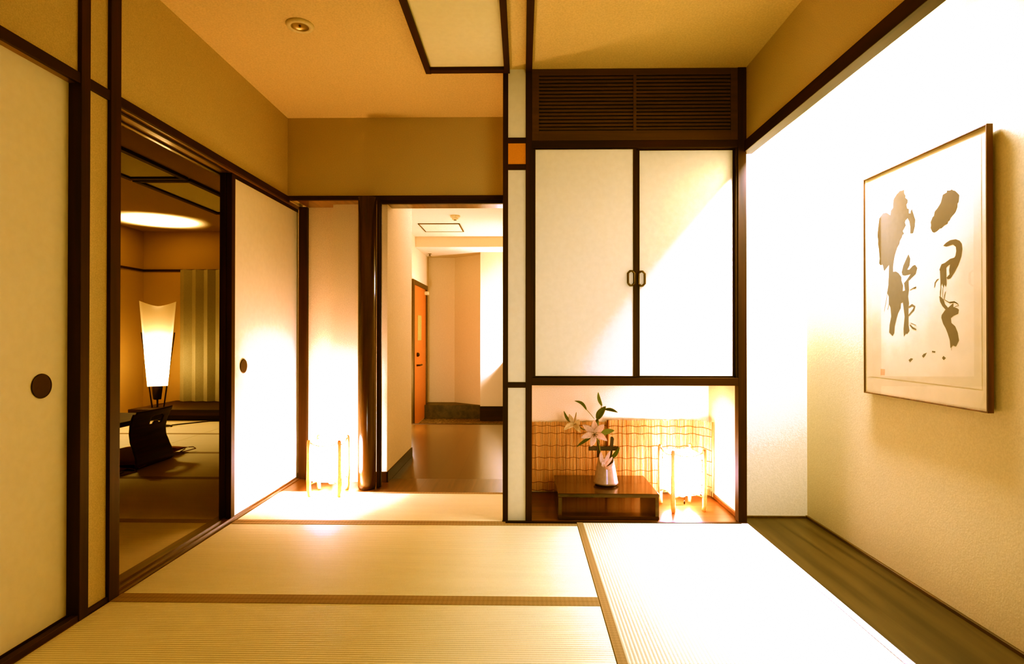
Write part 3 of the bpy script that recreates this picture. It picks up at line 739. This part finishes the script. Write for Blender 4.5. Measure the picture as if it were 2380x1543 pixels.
# square paper lanterns
def lantern(name, label, cx, cy, rz, em, cord=False, seed=0):
    t = thing(name, label, 'lantern', (cx, cy, 0), rz, 'square paper lanterns with wooden legs')
    H = .094
    legs = []
    for sx in (-1, 1):
        for sy in (-1, 1):
            m = MB()
            x, y = sx*H, sy*H
            def pr(w): return w
            pts = [(x-sx*.004, y-sy*.004, 0), (x-sx*.001, y-sy*.001, .03), (x, y, .10), (x+sx*.001, y+sy*.001, .25), (x, y, .335), (x, y, .350)]
            m.tube(pts, [.0115, .0135, .0155, .0115, .0125, .009], 4)
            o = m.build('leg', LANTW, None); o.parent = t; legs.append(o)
    # paper shade: rounded square, slightly bulging
    m = MB(); n = 48
    def f(u, v):
        a = u*2*PI; e = 6.0
        c, s = math.cos(a), math.sin(a)
        r = 1/((abs(c)**e+abs(s)**e)**(1/e))
        k = .083 + .008*math.sin(PI*v)**.4
        return (k*r*c, k*r*s, .088 + .232*v)
    m.grid(f, 64, 14)
    bmesh.ops.remove_doubles(m.bm, verts=m.bm.verts[:], dist=.0005)
    bot = MB()
    mt = shade_mat('lantern_paper_' + name, (.9,.8,.6,1), (1.0, .67, .49, 1), em)
    o = m.build('paper_shade', mt, None); o.parent = t
    for z, dz in ((.088, .010), (.322, -.010)):
        for k in range(4):
            m = MB(); pts = []
            for i in range(13):
                q = i/12*2-1
                p = Vector((q*.088, -.092, z + dz*(1-q*q) + .012*abs(q)**3*(1 if dz < 0 else -1)))
                pts.append(Matrix.Rotation(k*PI/2, 4, 'Z') @ p)
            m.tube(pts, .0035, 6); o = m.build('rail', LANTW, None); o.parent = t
    m = MB(); m.lathe([(0, .055), (.016, .055), (.018, .060), (.018, .092), (0, .092)], (0.012, .02, 0), 20)
    o = m.build('bulb_socket', CREAM, None); o.parent = t
    if cord:
        m = MB(); m.tube([(-.005, -.045, .088), (-.005, -.045, .05)], .0012, 5); o = m.build('pull_cord', METAL, None); o.parent = t
        m = MB(); m.lathe([(0, .030), (.004, .031), (.0052, .040), (.0035, .050), (0, .052)], (-.005, -.045, 0), 12); o2 = m.build('cord_knob', METAL, None); o2.parent = o
    return t
lantern('paper_lantern', 'glowing square paper lantern standing on the straw mat by the round post', -1.229, 3.692, .02, 46.0)
lantern('paper_lantern', 'glowing square paper lantern inside the display alcove, right of the vase', .928, 3.432, .16, 33.0, True)
MB().tube([(-1.2, 3.80, .002), (-1.15, 3.86, .003), (-1.19, 3.95, .003), (-1.3, 4.0, .003), (-1.40, 3.96, .003)], .003, 6)

# ================================================================== CALLIGRAPHY
t = thing('framed_calligraphy', 'large framed ink calligraphy under glass hanging on the cream wall', 'picture', (1.545, 2.30, .74))
FX0, FX1, FY0, FY1, FZ0, FZ1 = 1.530, 1.551, 1.955, 2.655, .744, 1.700
k = MB()
for a in ((FY0, FY0+.0055, FZ0, FZ1), (FY1-.0055, FY1, FZ0, FZ1)): k.box(FX0, FX1, a[0], a[1], a[2], a[3], .001)
for a in ((FY0+.0055, FY1-.0055, FZ0, FZ0+.0055), (FY0+.0055, FY1-.0055, FZ1-.0055, FZ1)): k.box(FX0, FX1, a[0], a[1], a[2], a[3], .001)
k.build('frame', FRAMEM, t)
B(1.536, 1.549, FY0+.005, FY1-.005, FZ0+.005, FZ1-.005).build('backing_paper', SHEET, t)
art = B(1.5357, 1.5359, FY0+.03, FY1-.035, FZ0+.075, FZ1-.03).build('art_sheet', SHEET, t)
XI = 1.5354
KS = 1.5354/1.528
INK = [[(y*KS, 1+(z-1)*KS) for y, z in q] for q in INK]
STRIPS = [([(y*KS, 1+(z-1)*KS) for y, z in q], w) for q, w in STRIPS]
SEAL = [(y*KS, 1+(z-1)*KS) for y, z in SEAL]
m = MB()
for pl in INK: m.prism([(XI, y, z) for y, z in pl], (.0003, 0, 0))
for pts, w in STRIPS:
    n = len(pts); lft, rgt = [], []
    for i, (y, z) in enumerate(pts):
        a, b = pts[max(0, i-1)], pts[min(n-1, i+1)]
        dy, dz = b[0]-a[0], b[1]-a[1]; l = math.hypot(dy, dz) or 1
        h = w/2*(.6 if i in (0, n-1) else 1)
        lft.append((XI-.0001, y-dz/l*h, z+dy/l*h)); rgt.append((XI-.0001, y+dz/l*h, z-dy/l*h))
    for i in range(n-1):
        m.poly([lft[i], lft[i+1], rgt[i+1], rgt[i]])
m.build('brush_strokes', INKM, art)
m = MB(); m.poly([(XI, y, z) for y, z in SEAL]); m.build('red_seal', SEALM, art)
m = MB(); m.poly([(1.5325, FY0+.007, FZ0+.007), (1.5325, FY0+.007, FZ1-.007), (1.5325, FY1-.007, FZ1-.007), (1.5325, FY1-.007, FZ0+.007)]); gp = m.build('glass_pane', GLASS, t)
if gp.data.polygons[0].normal.x > 0: gp.data.flip_normals()

# ================================================================== ENTRANCE HALL
struct('wall_hall_left', MB().box(-1.3, -.925, 3.985, 4.86, -.01, 2.32), WALLH, 'plaster wall block just inside the hall doorway on the left', 'wall')
trim(MB().box(-1.06, -.918, 3.972, 3.986, -.003, .068, .001).box(-.926, -.916, 3.972, 4.86, -.003, .068, .001), DARKY, 'low dark skirting around the hall wall block', 'skirting')
struct('wall_hall_door_side', MB().box(-1.66, -1.42, 6.9, 8.9, -.25, 2.32), WALLH, 'plaster wall around the orange entry door', 'wall')
struct('wall_hall_end', MB().box(-1.66, .5, 8.77, 8.9, -.25, 2.32), WALLH, 'far end wall of the entry', 'wall')
m = MB(); m.prism([(-1.02, 8.77, -.2), (-.60, 8.42, -.2), (-.60, 8.77, -.2)], (0, 0, 2.5))
struct('wall_hall_oblique', m, WALLH, 'shaded oblique wall at the far end of the entry', 'wall')
struct('wall_hall_niche', B(-.595, .5, 8.2, 8.77, -.25, 2.32), WALLH, 'brightly lit far wall behind the shoe cabinet', 'wall')
struct('wall_hall_right', B(.4, .5, 3.84, 8.9, -.25, 2.32), WALLH, 'right wall of the hall, hidden by the dark post', 'wall')
struct('wall_hall_inner', B(-1.66, -1.64, 4.1, 6.95, -.05, 2.32), WALLH, 'wall at the end of the side passage', 'wall')
struct('ceiling_hall', MB().box(-1.66, .5, 4.1, 8.9, 2.30, 2.36).box(-1.66, .5, 7.7, 8.9, 2.165, 2.31), WALLH, 'hall ceiling with a lower part over the entry', 'ceiling')
trim(MB().box(-1.42, -.595, 8.40, 8.77, -.2, -.005, .003), BOARD, 'dark wide skirting along the far end of the entry', 'skirting')
trim(MB().box(-.597, .4, 8.185, 8.2, -.2, .005, .002), DARKX, 'dark skirting under the bright far wall', 'skirting')
# entry door
t = struct('door_4', B(-1.425, -1.412, 7.55, 8.50, -.19, 1.66), DOORM, 'orange entry door at the end of the hall with dark metal frame', 'door')
k = MB(); k.box(-1.44, -1.395, 8.50, 8.58, -.2, 1.72, .002); k.box(-1.44, -1.395, 7.45, 7.55, -.2, 1.72, .002); k.box(-1.44, -1.395, 7.55, 8.50, 1.66, 1.72, .002)
k.build('door_frame', BRASS, t)
B(-1.412, -1.408, 7.84, 8.12, .93, 1.27).build('notice_sheet', NOTICE, t)
MB().tube([(-1.41, 7.78, .60), (-1.37, 7.78, .60), (-1.365, 7.92, .60)], .011, 8).build('door_handle', METAL, t)
m = MB(); m.lathe([(0, 0), (.028, 0), (.028, .02), (.014, .035), (0, .036)], (0,0,0), 20)
bmesh.ops.transform(m.bm, matrix=Matrix.Translation((-1.412, 7.80, .74)) @ Matrix.Rotation(PI/2, 4, 'Y'), verts=m.bm.verts); m.build('door_lock', METAL, t)
B(-1.412, -1.36, 8.38, 8.49, 1.58, 1.63, .004).build('door_closer', CREAM, t)
# ceiling fittings
t = thing('ceiling_hatch', 'square hatch with a dark outline in the hall ceiling', 'hatch', (-.97, 6.95, 2.30))
HX0, HX1, HY0, HY1 = -1.22, -.735, 6.78, 7.30
B(HX0+.014, HX1-.014, HY0+.014, HY1-.014, 2.294, 2.2995).build('hatch_panel', WALLH, t)
k = MB(); k.box(HX0, HX0+.012, HY0, HY1, 2.292, 2.2995); k.box(HX1-.012, HX1, HY0, HY1, 2.292, 2.2995); k.box(HX0, HX1, HY0, HY0+.012, 2.292, 2.2995); k.box(HX0, HX1, HY1-.012, HY1, 2.292, 2.2995)
k.build('hatch_frame', BRASS, t)
t = thing('smoke_detector', 'round cream smoke detector on the hall ceiling above the hatch', 'detector', (-.735, 6.35, 2.30))
m = MB(); m.lathe([(0, -.045), (.028, -.045), (.034, -.038), (.036, -.022), (.050, -.020), (.053, -.004), (.053, 0)], (-.735, 6.35, 2.2998), 32); m.build('housing', CREAM, t)
m = MB(); m.lathe([(0, -.05), (.014, -.05), (.016, -.045)], (-.735, 6.35, 2.2998), 20); m.build('sensor_cap', BRASS, t)
t = thing('ceiling_fitting', 'small round fitting on the hall ceiling right below the door head', 'light', (-.76, 5.86, 2.30))
m = MB(); m.lathe([(0, -.012), (.02, -.012), (.034, -.016), (.042, -.008), (.043, 0)], (-.76, 5.86, 2.2998), 32); m.build('housing', CREAM, t)
m = MB(); m.lathe([(0, -.02), (.012, -.018), (.016, -.012)], (-.76, 5.86, 2.2998), 20); m.build('lens', BRASS, t)
t = thing('sprinkler_head', 'tiny sprinkler head in the far upper corner of the entry', 'sprinkler', (-1.33, 8.35, 2.165))
m = MB(); m.lathe([(0, -.035), (.018, -.033), (.018, -.028), (.006, -.026), (.006, -.006), (.028, -.004), (.028, 0)], (-1.33, 8.35, 2.166), 16); m.build('head', BRASS, t)
# shoe cabinet edge
t = thing('shoe_cabinet', 'dark shoe cabinet at the far right of the hall, mostly hidden by the post', 'cabinet', (.08, 7.6, -.2))
B(-.232, .38, 7.0, 8.17, .64, .675, .003).build('cabinet_top', DARKY, t)
B(-.225, .38, 7.02, 8.16, -.2, .64, .003).build('cabinet_body', DARK, t)

# ================================================================== LIGHTS
def light(kind, name, loc, energy, color, size=.05, rot=None, **kw):
    d = bpy.data.lights.new(name, kind); d.energy = energy; d.color = color
    if kind == 'AREA': d.shape = 'RECTANGLE'; d.size, d.size_y = size
    else: d.shadow_soft_size = size
    for k, v in kw.items(): setattr(d, k, v)
    o = bpy.data.objects.new(name, d); COL.objects.link(o); o.location = loc
    if rot: o.rotation_euler = rot
    return o
WARM = (1.0, .65, .45); WARM2 = (1.0, .80, .50); FLU = (1.0, .95, .72)
light('AREA', 'tokonoma_tube', (1.375, 2.66, 2.215), 82, FLU, (.12, .75), (0, math.radians(18), 0))
HALL = (1.0, .84, .62)
light('POINT', 'floor_lamp_bulb', (LX, LY, .66), 34, WARM2, .05)
light('SPOT', 'floor_lamp_uplight', (LX, LY, .95), 900, WARM2, .06, (PI, 0, 0), spot_size=math.radians(44), spot_blend=1.0)
light('SPOT', 'side_room_fill', (-4.3, 5.5, 2.25), 190, WARM2, .15, (0, math.radians(-8), 0), spot_size=math.radians(95), spot_blend=.8)  # unseen spot added to brighten the side room floor
light('POINT', 'hall_cabinet_lamp', (.05, 7.85, .98), 62, HALL, .05)
light('POINT', 'hall_passage_lamp', (-1.34, 6.2, .42), 52, HALL, .12)
light('POINT', 'hall_ceiling_fill', (-.2, 4.9, 2.15), 12, HALL, .1)  # hidden light added above the doorway to brighten the hall
light('AREA', 'added_front_fill', (.80, -2.0, 1.0), 7.0, (1.0, .90, .68), (.8, .9), (PI/2, 0, math.radians(3)), spread=math.radians(44))  # added fill from behind the camera, narrowed onto the cabinet and alcove
light('POINT', 'mat_lantern_bulb', (-1.229, 3.692, .20), 32, WARM, .03)
light('POINT', 'alcove_lantern_bulb', (.928, 3.432, .20), 2, WARM, .03)

wd = bpy.data.worlds.new('World'); SC.world = wd; wd.use_nodes = True
wd.node_tree.nodes['Background'].inputs['Color'].default_value = (.02, .012, .005, 1)
wd.node_tree.nodes['Background'].inputs['Strength'].default_value = .3

# ================================================================== CAMERA
cd = bpy.data.cameras.new('camera'); cd.sensor_fit = 'HORIZONTAL'; cd.sensor_width = 36; cd.lens = 36*1360/2380
cd.clip_start = .05; cd.clip_end = 60
cam = bpy.data.objects.new('camera', cd); COL.objects.link(cam)
rt = Vector((.999834, .018210, .000712)); up = Vector((-.000610, -.005601, .999984)); fw = Vector((-.018214, .999818, .005589))
M = Matrix((rt, up, -fw)).transposed().to_4x4(); M.translation = Vector((0, 0, 1.0))
cam.matrix_world = M
SC.camera = cam
SC.view_settings.view_transform = 'Standard'
SC.view_settings.look = 'None'
SC.view_settings.exposure = 0.0
SC.view_settings.gamma = 1.0

# camera tone response: contrasty, with the blue channel falling off fastest in the shade
vs_ = SC.view_settings; vs_.use_curve_mapping = True
cm = vs_.curve_mapping
cm.extend = 'HORIZONTAL'
for ci, (g, pw) in enumerate(((1.0, 1.2), (1.17, 1.33), (6.6, 2.25))):
    cv = cm.curves[ci]
    xe = min(1.0, (1/g)**(1/pw))
    cv.points[0].location = (0, 0); cv.points[-1].location = (xe, 1.0)
    for x in (.03, .07, .11, .16, .22, .3, .42, .55, .7, .85):
        if x < xe-.06: cv.points.new(x, g*x**pw)
    if xe < 1: cv.points.new(1.0, 1.0)
    for pt in cv.points: pt.handle_type = 'AUTO_CLAMPED'
cm.update()
